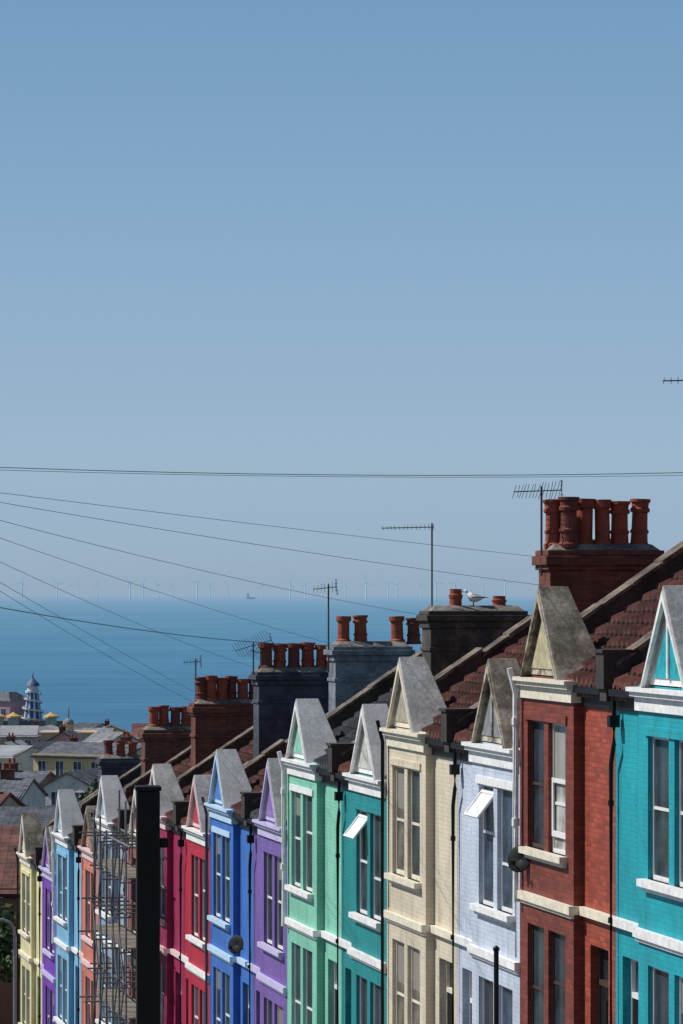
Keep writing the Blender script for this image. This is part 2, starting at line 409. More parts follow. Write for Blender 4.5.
for j, H in HOUSES.items():
    pair = j if j % 2 == 0 else j-1
    A = APEX[pair]; odd = j % 2 != 0
    e = empty("terraced_house", R(W*(j+1), 0, A-HT), PHI)
    tag(e, H["label"], "house", "painted terraced houses stepping down the hill")
    trim = TR.get(H["trim"], H["trim"]) if isinstance(H["trim"], str) else H["trim"]
    gab = TR.get(H["gab"], H["gab"]) if isinstance(H["gab"], str) else H["gab"]
    frame = H.get("frame", M_frame)
    mw = painted_brick("wall_paint", H["col"], bare=H.get("bare", False), mortar=.85 if not H.get("bare") else .7, dirt=.66)
    mw2 = painted_brick("wall_paint_recess", H["col2"], bare=True, mortar=.7, dirt=.7) if "col2" in H else mw
    g0 = .006
    bx0, bx1 = (g0, BW) if odd else (W-BW, W-g0)
    rx0, rx1 = (BW, W-g0) if odd else (g0, W-BW)
    bc = (bx0+bx1)/2
    w1 = (bc-1.04, bc-.12); w2 = (bc+.12, bc+1.04)
    up = (HT-4.1, HT-2.1); lo = (HT-7.3, HT-5.3)
    ops = [(w1[0], w1[1], *up), (w2[0], w2[1], *up), (w1[0], w1[1], *lo), (w2[0], w2[1], *lo)]
    rc = (rx0+rx1)/2
    dop = (rc-.45, rc+.45, .15, HT-5.35)
    RD = .1
    mb = MB()
    panel(mb, bx0, bx1, -1.6, HT-1.4, 0, ops, RD)
    xs_ = bx1 if odd else bx0
    mb.quad([(xs_, 0, -1.6), (xs_, PB, -1.6), (xs_, PB, HT-1.4), (xs_, 0, HT-1.4)])
    panel(mb, rx0, rx1, -1.6, zr(PB)-.12, PB, [dop], .2, 1)
    for x in (g0, W-g0):
        mb.quad([(x, PB+.001, -1.6), (x, 8.3, -1.6), (x, 8.3, zr(.12)-.14), (x, RIDGE, zr(RIDGE)-.14), (x, PB+.001, zr(PB)-.14)], 1)
    mb.quad([(g0, 8.3, -1.6), (W-g0, 8.3, -1.6), (W-g0, 8.3, HT-1.6), (g0, 8.3, HT-1.6)], 1)
    for x in (bx0, bx1):
        if abs(x-xs_) > .01:
            mb.quad([(x, 0, -1.6), (x, PB, -1.6), (x, PB, HT-1.4), (x, 0, HT-1.4)])
    mb.obj("wall", [mw, mw2], e)
    # roof: pantile surface in overlapping courses
    mb = MB(); ye = .04; xa, xb = g0, W-g0
    NXt = int((xb-xa)/.06); ncr = 16; dy = (RIDGE-ye)/ncr
    for cr in range(ncr):
        ya, yb = ye+cr*dy, ye+(cr+1)*dy
        i0 = len(mb.v)
        for k in range(NXt+1):
            x = xa+(xb-xa)*k/NXt
            wv_ = -.06*math.cos(2*math.pi*x/.24) + .015*math.sin(4*math.pi*x/.24)
            jit = .012*math.sin(x*5.1+cr*2.3)
            mb.v.append((x, ya, zr(ya)-.01+wv_+jit)); mb.v.append((x, ya-.005, zr(ya)+.075+wv_+jit)); mb.v.append((x, yb, zr(yb)+.02+wv_+jit*.5))
        for k in range(NXt):
            a = i0+3*k
            mb.f.append((a, a+3, a+4, a+1)); mb.m.append(0); mb.f.append((a+1, a+4, a+5, a+2)); mb.m.append(0)
    top = [(xa, ye, zr(ye)-.09), (xb, ye, zr(ye)-.09), (xb, RIDGE, zr(RIDGE)-.09), (xa, RIDGE, zr(RIDGE)-.09)]
    mb.hexa([(p[0], p[1], p[2]-.08) for p in top]+top)
    yb = 2*RIDGE-ye
    top = [(xa, RIDGE, zr(RIDGE)-.001), (xb, RIDGE, zr(RIDGE)-.001), (xb, yb, zr(ye)), (xa, yb, zr(ye))]
    mb.hexa([(p[0], p[1], p[2]-.12) for p in top]+top)
    k = xa
    while k < xb-.1:   # individual ridge tiles
        mb.tube([(k, RIDGE, zr(RIDGE)+random.uniform(-.012, .012)), (min(xb, k+.43), RIDGE, zr(RIDGE)+random.uniform(-.012, .012))], .13, 8); k += .45
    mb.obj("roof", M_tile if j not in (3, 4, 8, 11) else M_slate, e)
    # gable
    HA = HT - random.choice([0, .04, .09, .13]) if j > 0 else HT
    zf = HT-1.38; za = HA-.06; GH = (bx1-bx0)/2-.47-random.uniform(0, .08)
    mb = MB()
    mb.quad([(bc-GH, -.02, zf), (bc+GH, -.02, zf), (bc, -.02, za)])
    mb.quad([(bc-GH, .6, zf), (bc+GH, .6, zf), (bc, .34, za)][::-1])
    mb2 = MB()
    cz = zf+.1
    hw = GH-.27
    mb2.hexa([(bc-hw, -.04, cz), (bc+hw, -.04, cz), (bc+hw, -.021, cz), (bc-hw, -.021, cz),
              (bc-.02, -.04, cz+.84), (bc+.02, -.04, cz+.84), (bc+.02, -.021, cz+.84), (bc-.02, -.021, cz+.84)])
    gb = mb.obj("gable", gab, e)
    mb2.obj("gable_panel", plain("gable_panel_paint", H["inner"], .6, .4), gb)
    if j in (-2, 0):
        mb3 = MB(); mb3.box(bc-.03, bc+.03, -.07, -.041, cz, cz+.8)
        mb3.obj("gable_bar", gab, gb)
    mb = MB()
    for sgn in (-1, 1):
        xf = bc + sgn*(GH+.07); zlo = zf-.06
        fr, bkf, bka = -.13, .72, .36
        th = .08
        P = [(xf, fr, zlo-th), (bc, fr, HA-th), (bc, bka, HA-th), (xf, bkf, zlo-th), (xf, fr, zlo), (bc, fr, HA), (bc, bka, HA), (xf, bkf, zlo)]
        if sgn == 1: P = [P[1], P[0], P[3], P[2], P[5], P[4], P[7], P[6]]
        mb.hexa(P)
    mb.obj("gable_roof", H["slab"], e, bevel=.015)
    mb = MB()
    for sgn in (-1, 1):
        xf = bc + sgn*(GH+.03); zlo = zf-.04; th = .1
        P = [(xf, -.145, zlo-.05), (bc, -.145, HA-.08-th*1.4), (bc, -.088, HA-.08-th*1.4), (xf, -.088, zlo-.05),
             (xf, -.145, zlo+.0), (bc, -.145, HA-.08), (bc, -.088, HA-.08), (xf, -.088, zlo+.0)]
        if sgn == 1: P = [P[1], P[0], P[3], P[2], P[5], P[4], P[7], P[6]]
        mb.hexa(P)
    mb.obj("bargeboard", gab, e)
    # cornice under gable
    mb = MB(); o0, o1 = bx0+.01, bx1-.01
    if odd: o1 += .08
    else: o0 -= .08
    mb.box(o0, o1, -.17, .3, HT-1.49, HT-1.43)
    mb.box(o0+.02, o1-.02, -.12, .28, HT-1.56, HT-1.49)
    mb.box(o0+.04, o1-.04, -.05, .25, HT-1.76, HT-1.56)
    mb.obj("cornice", trim, e)
    # sills and band
    mb = MB(); mb.box(w1[0]-.12, w2[1]+.12, -.13, .095, HT-4.2, HT-4.1); mb.box(w1[0]-.08, w2[1]+.08, -.06, -.001, HT-4.27, HT-4.2)
    mb.obj("window_sill", trim, e)
    mb = MB(); mb.box(w1[0]-.12, w2[1]+.12, -.13, .095, HT-7.4, HT-7.3)
    mb.obj("window_sill", trim, e)
    mb = MB()
    mb.box(bx0+.003, bx1+(.05 if odd else 0), -.09, -.001, HT-4.94, HT-4.81); mb.box(bx0+.003, bx1+(.025 if odd else 0), -.045, -.001, HT-5.0, HT-4.94)
    mb.box(rx0+.003+(0.05 if odd else 0), rx1-.003, PB-.09, PB-.001, HT-4.94, HT-4.81)
    if odd: mb.box(bx1+.001, bx1+.05, -.001, PB-.001, HT-4.94, HT-4.81)
    mb.obj("string_course", trim, e)
    mb = MB(); mb.box(w1[0]-.1, w2[1]+.1, -.03, -.001, HT-2.1, HT-1.97)
    mb.obj("lintel", trim if j in (0, 3, 5) else mw, e)
    opn = {0: 0, 2: 0}.get(j, -1)
    for k, o_ in enumerate(ops):
        fm = frame; pn = None; lw = False; lab = None
        if k == opn: lab = "white window with a casement tilted open"
        if j == 1 and k != 1: pn = M_panelight
        if j == -1 and k == 1: fm = M_frame; pn = M_panewhite; lw = True; lab = "bright white window with raised lower sash"
        sash(e, o_[0], o_[1], o_[2], o_[3], RD-.002, fm, open_=(k == opn), label=lab,
             slide=random.choice([0, 0, 0, .12, -.1]), b_=.05 if j == 1 else .04, pane=pn, low=lw)
    # door
    mb = MB(); mb.box(dop[0]+.06, dop[1]-.06, PB+.14, PB+.19, dop[2], dop[2]+2.0)
    mb.box(dop[0]+.18, dop[0]+.4, PB+.125, PB+.139, dop[2]+.2, dop[2]+.8); mb.box(dop[1]-.4, dop[1]-.18, PB+.125, PB+.139, dop[2]+.2, dop[2]+.8)
    mb.box(dop[0]+.18, dop[0]+.4, PB+.125, PB+.139, dop[2]+1.0, dop[2]+1.8); mb.box(dop[1]-.4, dop[1]-.18, PB+.125, PB+.139, dop[2]+1.0, dop[2]+1.8)
    dr = mb.obj("door", M_black, e)
    mb = MB(); mb.box(dop[0], dop[0]+.06, PB+.12, PB+.2, dop[2], dop[3]); mb.box(dop[1]-.06, dop[1], PB+.12, PB+.2, dop[2], dop[3])
    mb.box(dop[0]+.06, dop[1]-.06, PB+.12, PB+.2, dop[2]+2.0, dop[2]+2.08); mb.box(dop[0]+.06, dop[1]-.06, PB+.12, PB+.2, dop[3]-.06, dop[3])
    df = mb.obj("door_frame", frame, e)
    mb = MB(); mb.quad([(dop[0]+.06, PB+.18, dop[2]+2.08), (dop[1]-.06, PB+.18, dop[2]+2.08), (dop[1]-.06, PB+.18, dop[3]-.06), (dop[0]+.06, PB+.18, dop[3]-.06)])
    mb.obj("fanlight", M_pane[0], df)
    # gutter over recess
    mb = MB(); mb.box(rx0+(.22 if not odd else .02), rx1-(.22 if odd else .01), PB-.18, PB-.02, HT-1.6, HT-1.5); mb.box(rx0+.02, rx1-.01, PB-.05, PB-.001, HT-1.8, HT-1.6)
    mb.obj("gutter", M_black, e)
    # drainpipe
    mb = MB()
    if not odd:
        px_ = .3
        mb.box(px_-.07, px_+.07, PB-.2, PB-.05, HT-2.05, HT-1.88)
        mb.tube([(px_, PB-.12, HT-1.6), (px_, PB-.12, HT-1.9)], .032, 8)
        mb.tube([(px_, PB-.12, HT-2.0), (px_, PB-.12, HT-2.3), (.1, PB-.1, HT-2.6), (.1, PB-.1, 0)], .034, 8)
        for z in (1.5, 3.2, 4.9): mb.tube([(.1, PB-.1, z), (.1, PB-.1, z+.08)], .045, 8)
        mb.obj("drainpipe", M_black, e)
    elif j in (-1, 3, 7, 11):
        mb.tube([(.1, -.2, HT-1.3), (.1, -.1, HT-1.7), (.1, -.1, HT-5)], .05, 8)
        for z in (HT-2.2, HT-3.8): mb.tube([(.1, -.1, z), (.1, -.1, z+.12)], .065, 8)
        mb.obj("drainpipe", M_white, e)
    else:
        mb.tube([(.08, -.2, HT-1.3), (.08, -.1, HT-1.7), (.08, -.1, 0)], .036, 8)
        mb.obj("drainpipe", M_black if j != 5 else M_dkgrey, e)
    # loose telephone cable tacked to the wall
    if j in (-1, 0, 1, 3, 6):
        mb = MB(); xk = bx0+.2 if odd else bx1-.2
        mb.tube([(xk, -.012, HT-1.8), (xk+.02, -.012, HT-2.6), (xk-.02, -.012, HT-3.5), (xk, -.012, HT-4.75)], .008, 5)
        mb.obj("wall_cable", M_black, e)
    # party walls
    if odd:
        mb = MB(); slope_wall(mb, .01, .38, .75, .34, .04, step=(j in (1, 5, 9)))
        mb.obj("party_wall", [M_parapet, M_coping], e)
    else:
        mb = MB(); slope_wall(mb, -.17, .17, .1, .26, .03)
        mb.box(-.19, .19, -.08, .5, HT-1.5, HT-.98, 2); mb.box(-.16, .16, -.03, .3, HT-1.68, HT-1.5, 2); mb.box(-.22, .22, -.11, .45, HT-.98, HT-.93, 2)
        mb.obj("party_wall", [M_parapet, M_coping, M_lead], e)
    # chimney
    if j in STACKS:
        top, body, pots, y0, y1 = STACKS[j]
        zt = HT+top; x0, x1 = -.36, .36
        mb = MB()
        mb.box(x0, x1, y0, y1, zr(1.4)-.3, zt-.34)
        brick = body in (M_stackbrick, M_stackbrick2)
        if brick:
            mb.box(x0-.05, x1+.05, y0-.05, y1+.05, zt-.34, zt-.26)
            mb.box(x0-.1, x1+.1, y0-.1, y1+.1, zt-.26, zt-.1)
            mb.box(x0-.05, x1+.05, y0-.05, y1+.05, zt-.1, zt)
            mb.box(x0-.04, x1+.04, y0-.04, y1+.04, zt-.95, zt-.87)
        else:
            mb.box(x0-.04, x1+.04, y0-.04, y1+.04, zt-.34, zt-.2)
            mb.box(x0-.1, x1+.1, y0-.1, y1+.1, zt-.2, zt-.08)
            mb.box(x0-.05, x1+.05, y0-.05, y1+.05, zt-.08, zt)
            mb.box(x0-.03, x1+.03, y0-.03, y1+.03, zt-.8, zt-.72)
        mb.hexa([(x0, y0, zt), (x1, y0, zt), (x1, y1, zt), (x0, y1, zt), (x0+.15, y0+.12, zt+.11), (x1-.15, y0+.12, zt+.11), (x1-.15, y1-.12, zt+.11), (x0+.15, y1-.12, zt+.11)], 1)
        mb.hexa([(x1+.001, y0-.02, zr(y0)+.0), (x1+.03, y0-.02, zr(y0)+.0), (x1+.03, y1, zr(y1)+.0), (x1+.001, y1, zr(y1)+.0),
                 (x1+.001, y0-.02, zr(y0)+.22), (x1+.03, y0-.02, zr(y0)+.22), (x1+.03, y1, zr(y1)+.22), (x1+.001, y1, zr(y1)+.22)], 2)
        ch = mb.obj("chimney", [body, M_cap, M_dkgrey], e, bevel=.015)
        if body is M_stackgrey: ch["label"] = "grey rendered chimney stack"
        for p in pots:
            me = pot_mesh(p[1], p[2], p[3], M_pot if random.random() < .65 else M_pot2)
            po = bpy.data.objects.new("chimney_pot", me); COL.objects.link(po); po.parent = ch
            po.location = (p[4] if len(p) > 4 else random.uniform(-.06, .06), p[0], zt+.04)
            po.rotation_euler = (random.uniform(-.035, .035), random.uniform(-.035, .035), random.uniform(0, 1))

# ------------------------------------------------------------------ aerials
def aerial(loc, h, boom, n, yaw, label, el=.32, vertical=False, back=.35, tilt=0.0, roll=.35):
    mb = MB(); mb.tube([(0,0,0), (0,0,h)], .02, 6)
    mast = mb.obj("television_aerial", M_dkgrey, None, loc, (0, 0, yaw))
    tag(mast, label, "aerial", "television aerials on the chimneys")
    mb = MB(); bb = boom*back; bf = boom*(1-back)
    mb.tube([(-bb, 0, 0), (bf, 0, 0)], .01, 5)
    for k in range(n):
        x = -bb+.02+(boom-.04)*k/(n-1)+random.uniform(-.008, .008); l = el*(1.2-.45*k/n)*random.uniform(.9, 1.1); d = random.uniform(-.012, .012)
        if vertical: mb.tube([(x-d, -l*roll, -l), (x+d, l*roll, l)], .005, 4)
        else: mb.tube([(x, -l, .01), (x, l, .01)], .005, 4)
    if back > .2:
        for q in (-.16, -.08, .08, .16): mb.tube([(-bb, -.12, q), (-bb, .12, q)], .006, 4)
        mb.tube([(-bb, 0, -.18), (-bb, 0, .18)], .008, 4)
    mb.obj("antenna_array", M_dkgrey, mast, (0, 0, h-.08), (0, tilt, 0))
    return mast
aerial(R(13.6, 2.02, -.9), 2.3, 1.05, 13, math.radians(178), "tall mast television aerial on sooty stack", .05, True, .04, .02)
aerial(R(4.5, 1.66, .3), 1.55, .85, 15, math.radians(188), "many element television aerial on brick stack", .13, True, .42, .04, 1.6)
aerial(R(22.65, 1.9, -1.8), 2.0, .55, 7, math.radians(195), "small television aerial on grey stack", .1, True, .35, .1)
aerial(R(31.7, 1.95, -2.3), 1.05, 1.0, 14, math.radians(165), "low television aerial with long tilted boom", .22, True, .5, .28, 1.2)
aerial(R(31.6, 2.15, -2.3), .85, .6, 8, math.radians(215), "second smaller television aerial bent to one side", .16, True, .4, -.2, 1.5)
aerial(R(40.8, 2.1, -3.6), 1.75, .5, 6, math.radians(190), "short television aerial on brick stack", .1, True, .3, .05)
aerial(R(-4.5, 2.05, 1.5), 1.72, 1.15, 12, math.radians(178), "television aerial standing on brick stack", .06, True, .04, .02)

# ------------------------------------------------------------------ satellite dishes
def dish(loc, yaw, label):
    mb = MB(); prof = [(0.001, 0)] + [(.22*k/6, .06*(k/6)**2) for k in range(1, 7)] + [(.205, .068), (.001, .015)]
    mb.lathe(prof, 20, cap=False)
    e = empty("satellite_dish", loc, yaw); tag(e, label, "satellite dish", "satellite dishes on the house fronts")
    d = mb.obj("dish", M_black, e, (0, -.2, 0), (math.radians(75), 0, 0), smooth=True)
    mb = MB(); mb.tube([(0, -.01, -.1), (0, -.15, -.1), (0, -.2, 0)], .02, 6); mb.tube([(0, -.2, -.2), (0, -.45, -.05)], .012, 5)
    mb.box(-.03, .03, -.5, -.43, -.07, .0)
    mb.obj("bracket", M_black, e)
dish(R(-.25, .06, -4.2), PHI+.75, "dark satellite dish bracketed beside the drainpipe")
dish(R(23.3, .05, -8.0), PHI+.7, "dark satellite dish on the blue house")

# ------------------------------------------------------------------ seagull
def gull(loc, yaw, label, sc):
    white = plain("gull_white_feathers", (.8, .8, .79), .7, .08); gr = plain("gull_grey_feathers", (.32, .35, .38), .7, .1)
    yel = plain("gull_beak_yellow", (.6, .35, .03), .5, .1); blk = M_black
    mb = MB()
    st = [(-.25,.17,.008,.006),(-.2,.165,.035,.022),(-.13,.16,.065,.058),(-.05,.16,.088,.092),(.03,.17,.092,.1),(.09,.19,.074,.09),(.125,.235,.048,.056),(.14,.268,.04,.042),(.155,.295,.045,.042),(.175,.305,.04,.038),(.2,.3,.02,.02),(.21,.295,.01,.01)]
    n = 14
    for x, z, ry, rz in st:
        for j in range(n):
            q = 2*math.pi*j/n; mb.v.append((x, ry*math.cos(q), z+rz*math.sin(q)))
    for k in range(len(st)-1):
        for j in range(n):
            a = k*n+j; b_ = k*n+(j+1) % n; mb.f.append((a, b_, b_+n, a+n))
            top = math.sin(2*math.pi*(j+.5)/n) > -.1
            mb.m.append(1 if (1 <= k <= 3 and top) else 0)
    mb.f.append(tuple(range(n))); mb.m.append(0); e_ = (len(st)-1)*n; mb.f.append(tuple(e_+j for j in range(n))); mb.m.append(0)
    mb.tube([(.205, 0, .295), (.245, 0, .287), (.262, 0, .275)], .012, 6, 2, .004)
    for s in (-1, 1):
        mb.tube([(.0, s*.03, .1), (.01, s*.03, .0)], .008, 5, 2)
        mb.quad([(.0, s*.03-.006, .004), (.06, s*.03-.03, .003), (.06, s*.03+.03, .003)], 2)
        mb.tube([(.02, s*.08, .19), (-.12, s*.068, .18), (-.3, s*.012, .165)], .034, 6, 1, .004)
        mb.tube([(-.2, s*.03, .175), (-.33, s*.01, .165)], .016, 5, 3, .003)
        mb.tube([(.182, s*.037, .31), (.182, s*.041, .31)], .006, 6, 3)
    o = mb.obj("seagull", [white, gr, yel, blk], None, loc, (0, 0, yaw), smooth=True)
    o.scale = (sc,)*3
    tag(o, label, "seagull")
gull(R(13.5, 2.86, -.25), math.radians(165), "white and grey seagull standing on a chimney", .95)

# ------------------------------------------------------------------ telephone pole and wires
M_wood = plain("creosoted_wood", (.09, .06, .04), .85, .4, 3)
pole_top = Vector((-5.66, 35.0, 1.32))
gz = ground_xy(-5.66, 35)
mb = MB(); mb.tube([(0, 0, -.3), (0, 0, pole_top.z-gz+.3)], .14, 12, 0, .1)
p = mb.obj("telephone_pole", M_wood, None, (pole_top.x, pole_top.y, gz)); tag(p, "tall wooden telephone pole on the pavement", "pole")
mb = MB(); mb.lathe([(.1, 0), (.2, .05), (.2, .1), (.11, .16)], 12, (0, 0, pole_top.z-gz-.1)); mb.obj("insulator_ring", M_dkgrey, p)
def wire(a, b_, sag, r, label="thin black telephone wire strung across the street"):
    a = Vector(a); b_ = Vector(b_); pts = []
    for k in range(25):
        u = k/24; q = a.lerp(b_, u); q.z -= sag*4*u*(1-u); pts.append(q)
    mb = MB(); mb.tube(pts, r*.45, 5); o = mb.obj("overhead_wire", M_wire)
    tag(o, label, "wire", "overhead telephone wires")
wire(pole_top, R(4.53, 1.66, .62), .02, .007)
wire(pole_top, R(-1.4, -.05, .12), .06, .007)
wire(pole_top, R(13.6, 1.85, -.45), .12, .008)
wire(pole_top, R(22.65, 1.95, -1.15), .1, .008)
wire(pole_top, R(31.7, 2.0, -1.9), .15, .008)
wire(pole_top, R(40.8, 2.0, -2.75), .05, .009)
wire(pole_top, R(40.8, 2.1, -3.1), .12, .009)
wire((-5.66, 35, .25), R(24, 3.0, -1.2), .25, .014, "thick black cable running down the row")
wire((-5.66, 35, 1.42), (5.6, 38.5, 1.45), .12, .009, "long taut cable crossing above the street")
wire((-5.66, 35, 1.38), (5.6, 38.8, 1.42), .10, .006, "long taut cable crossing above the street")
wire(R(-7.3, -.1, -.8), R(-4.6, 2.0, 1.2), .05, .006)

# ------------------------------------------------------------------ black post, sign post, street lamp
bx, by = -1.22, 20.8; gz = ground_xy(bx, by)
mb = MB(); top = -1.245-gz
mb.box(-.073, .073, -.073, .073, -.2, top); mb.box(-.082, .082, -.082, .082, top, top+.03); mb.box(-.1, .1, -.1, .1, 0, .35)
mb.box(.073, .13, -.03, .03, top-.36, top-.3)
o = mb.obj("black_post", M_black, None, (bx, by, gz), (0, 0, .1), bevel=.008); tag(o, "square black metal post on the kerb", "post")
q = R(-7.3, -2.4, 0); gz = ground_z(-7.3)+.12
mb = MB(); h = -4.85-gz
mb.tube([(0, 0, 0), (0, 0, h)], .035, 10); mb.lathe([(.045, 0), (.045, .04), (.01, .07)], 10, (0, 0, h)); mb.tube([(0, 0, h-.25), (-.1, .05, h-.2)], .015, 6)
o = mb.obj("sign_post", M_black, None, (q.x, q.y, gz), (0, 0, PHI)); tag(o, "slim black sign post on the pavement", "sign post")
lx, ly = -9.75, 98.5; gz = ground_xy(lx, ly)+.12; h = -9.75-gz
mb = MB(); mb.tube([(0,0,0),(0,0,1.2)], .09, 10); mb.tube([(0,0,1.2),(0,0,h-.5)], .055, 10)
mb.tube([(0,0,h-.5),(-.03,0,h-.25),(-.15,0,h-.08),(-.35,0,h),(-.6,0,h+.02)], .045, 8)
o = mb.obj("street_lamp", M_grey, None, (lx, ly, gz)); tag(o, "grey street lamp with curved arm on the pavement", "street lamp")
mb = MB(); mb.hexa([(-1.1,-.1,h-.05),(-.55,-.12,h-.05),(-.55,.12,h-.05),(-1.1,.1,h-.05),(-1.1,-.06,h+.05),(-.55,-.08,h+.09),(-.55,.08,h+.09),(-1.1,.06,h+.05)])
mb.obj("lamp_head", M_grey, o, bevel=.02)

# ------------------------------------------------------------------ scaffolding
zb_ = ground_z(38)+.12; e = empty("scaffolding", R(39.3, 0, zb_), PHI)
tag(e, "grey steel tube scaffolding with decks against the terraced houses", "scaffolding")
X0, X1 = 0, 5.6; HS = -5.9-zb_
xsn = [X0+(X1-X0)*k/5 for k in range(6)]
mb = MB()
for k, x in enumerate(xsn):
    for y in (-.3, -1.0): mb.tube([(x, y, -.5), (x, y, HS-.2*k+(.4 if y > -.5 else 0)+random.uniform(-.2, .3))], .028, 6)
mb.obj("upright_tubes", M_scaf, e)
mb = MB(); lev = [HS-.6-.9*k for k in range(9)]
for k, z in enumerate(lev):
    for y in (-.3, -1.0): mb.tube([(X0-random.uniform(.1, .5), y+.05, z), (X1+random.uniform(.1, .5), y+.05, z+random.uniform(-.05, .05))], .026, 6)
    for x in xsn: mb.tube([(x+.05, -.1, z-.06), (x+.05, -random.uniform(1.1, 1.5), z-.06)], .026, 6)
mb.obj("horizontal_tubes", M_scaf, e)
mb = MB()
for a, b_ in ((0, 1), (1, 2), (3, 4), (4, 5)):
    mb.tube([(xsn[a], -1.05, lev[2]), (xsn[b_], -1.05, lev[0])], .022, 6); mb.tube([(xsn[b_], -1.05, lev[4]), (xsn[a], -1.05, lev[2])], .022, 6); mb.tube([(xsn[a], -1.05, lev[6]), (xsn[b_], -1.05, lev[4])], .022, 6)
mb.obj("brace_tubes", M_scaf, e)
M_plank = plain("scaffold_plank", (.2, .18, .15), .85, .4, 3)
for z in (lev[1]+.03, lev[3]+.03, lev[5]+.03, lev[7]+.03):
    mb = MB()
    for k in range(4):
        mb.box(X0-.2-.1*k, X1+.2, -.97+k*.2, -.79+k*.2, z, z+.04)
    mb.obj("plank_deck", M_plank, e)

# ------------------------------------------------------------------ trees
def leaf_mat(name, col):
    m, nt, b = new_mat(name)
    oi = nd(nt, 'ShaderNodeNewGeometry')
    c = mixc(nt, [c*.5 for c in col], [c*1.5 for c in col], oi.outputs['Random Per Island'])
    nt.links.new(c, b.inputs['Base Color']); b.inputs['Roughness'].default_value = .7
    return m
M_leaf = leaf_mat("leaves_dark", (.045, .085, .03)); M_bark = plain("bark", (.07, .05, .035), .9, .4, 4)
def tree(x, y, h, r, n, leaf, label):
    gz = ground_xy(x, y); e = empty("tree", (x, y, gz)); tag(e, label, "tree")
    mb = MB(); mb.tube([(0,0,-.2),(.1,0,h*.3),(.05,.1,h*.6),(0,0,h*.9)], h*.03, 8, 0, h*.006)
    cl = []
    for k in range(18):
        a = random.uniform(0, 6.28); zz = random.uniform(.3, .92)*h; rr = r*random.uniform(.25, .8)*(1.15-abs(zz/h-.6)*1.6)
        c = Vector((math.cos(a)*rr, math.sin(a)*rr, zz)); cl.append((c, r*random.uniform(.25, .45)))
        mb.tube([(0.05,0,zz*.65), c*.6+Vector((0,0,zz*.33)), c], h*.011, 5, 0, h*.003)
    mb.obj("trunk", M_bark, e)
    mb = MB()
    for k in range(n):
        c, cr = random.choice(cl)
        d = Vector((random.gauss(0,1), random.gauss(0,1), random.gauss(0,.8))).normalized()*cr*random.uniform(.4, 1.05)
        p = c+d; u = Vector((random.gauss(0,1), random.gauss(0,1), random.gauss(0,1))).normalized()
        v = u.cross(d).normalized(); w_ = leaf*random.uniform(.6, 1.3)
        mb.quad([p-u*w_-v*w_*.5, p+u*w_*.2-v*w_*.7, p+u*w_, p+v*w_*.7])
    mb.obj("crown", M_leaf, e)
tree(-13.9, 122, 6.2, 2.4, 5000, .13, "leafy dark green tree at the foot of the row")
tree(-14.2, 112, 4.2, 2.0, 3500, .12, "low dark green tree below the street lamp")
tree(-18.3, 250, 12.2, 1.6, 1800, .2, "dark green shrubby tree rising between roofs")

# ------------------------------------------------------------------ town buildings
M_townwall = {k: plain("town_wall_"+k, v, .8, .3, .6) for k, v in dict(yellow=(.7,.55,.28), white=(.66,.66,.63), brick=(.24,.1,.07), tan=(.48,.38,.27), grey=(.38,.39,.41), pink=(.5,.3,.28), blue=(.34,.42,.54)).items()}
M_townroof = {"slate": roof_tiles("town_slate", (.13,.145,.17), (.09,.1,.125), .4, .3), "dslate": roof_tiles("town_dark_slate", (.085,.095,.12), (.06,.07,.09), .35, .28), "red": roof_tiles("town_red_tiles", (.17,.06,.045), (.11,.045,.035), .4, .3), "grey": roof_tiles("town_grey_tiles", (.26,.27,.28), (.2,.21,.22), .5, .35), "lead": plain("town_flat_roof", (.3,.31,.33), .8, .3, .5)}
def winpart(parent, x, z, w, h, y):
    mb = MB()
    mb.box(x-.06, x+w+.06, y-.04, y-.004, z-.06, z+h+.06, 0)
    mb.box(x, x+w/2-.03, y-.05, y-.041, z, z+h, 1); mb.box(x+w/2+.03, x+w, y-.05, y-.041, z, z+h, 1)
    mb.obj("window", [M_frame, M_pane[3]], parent)
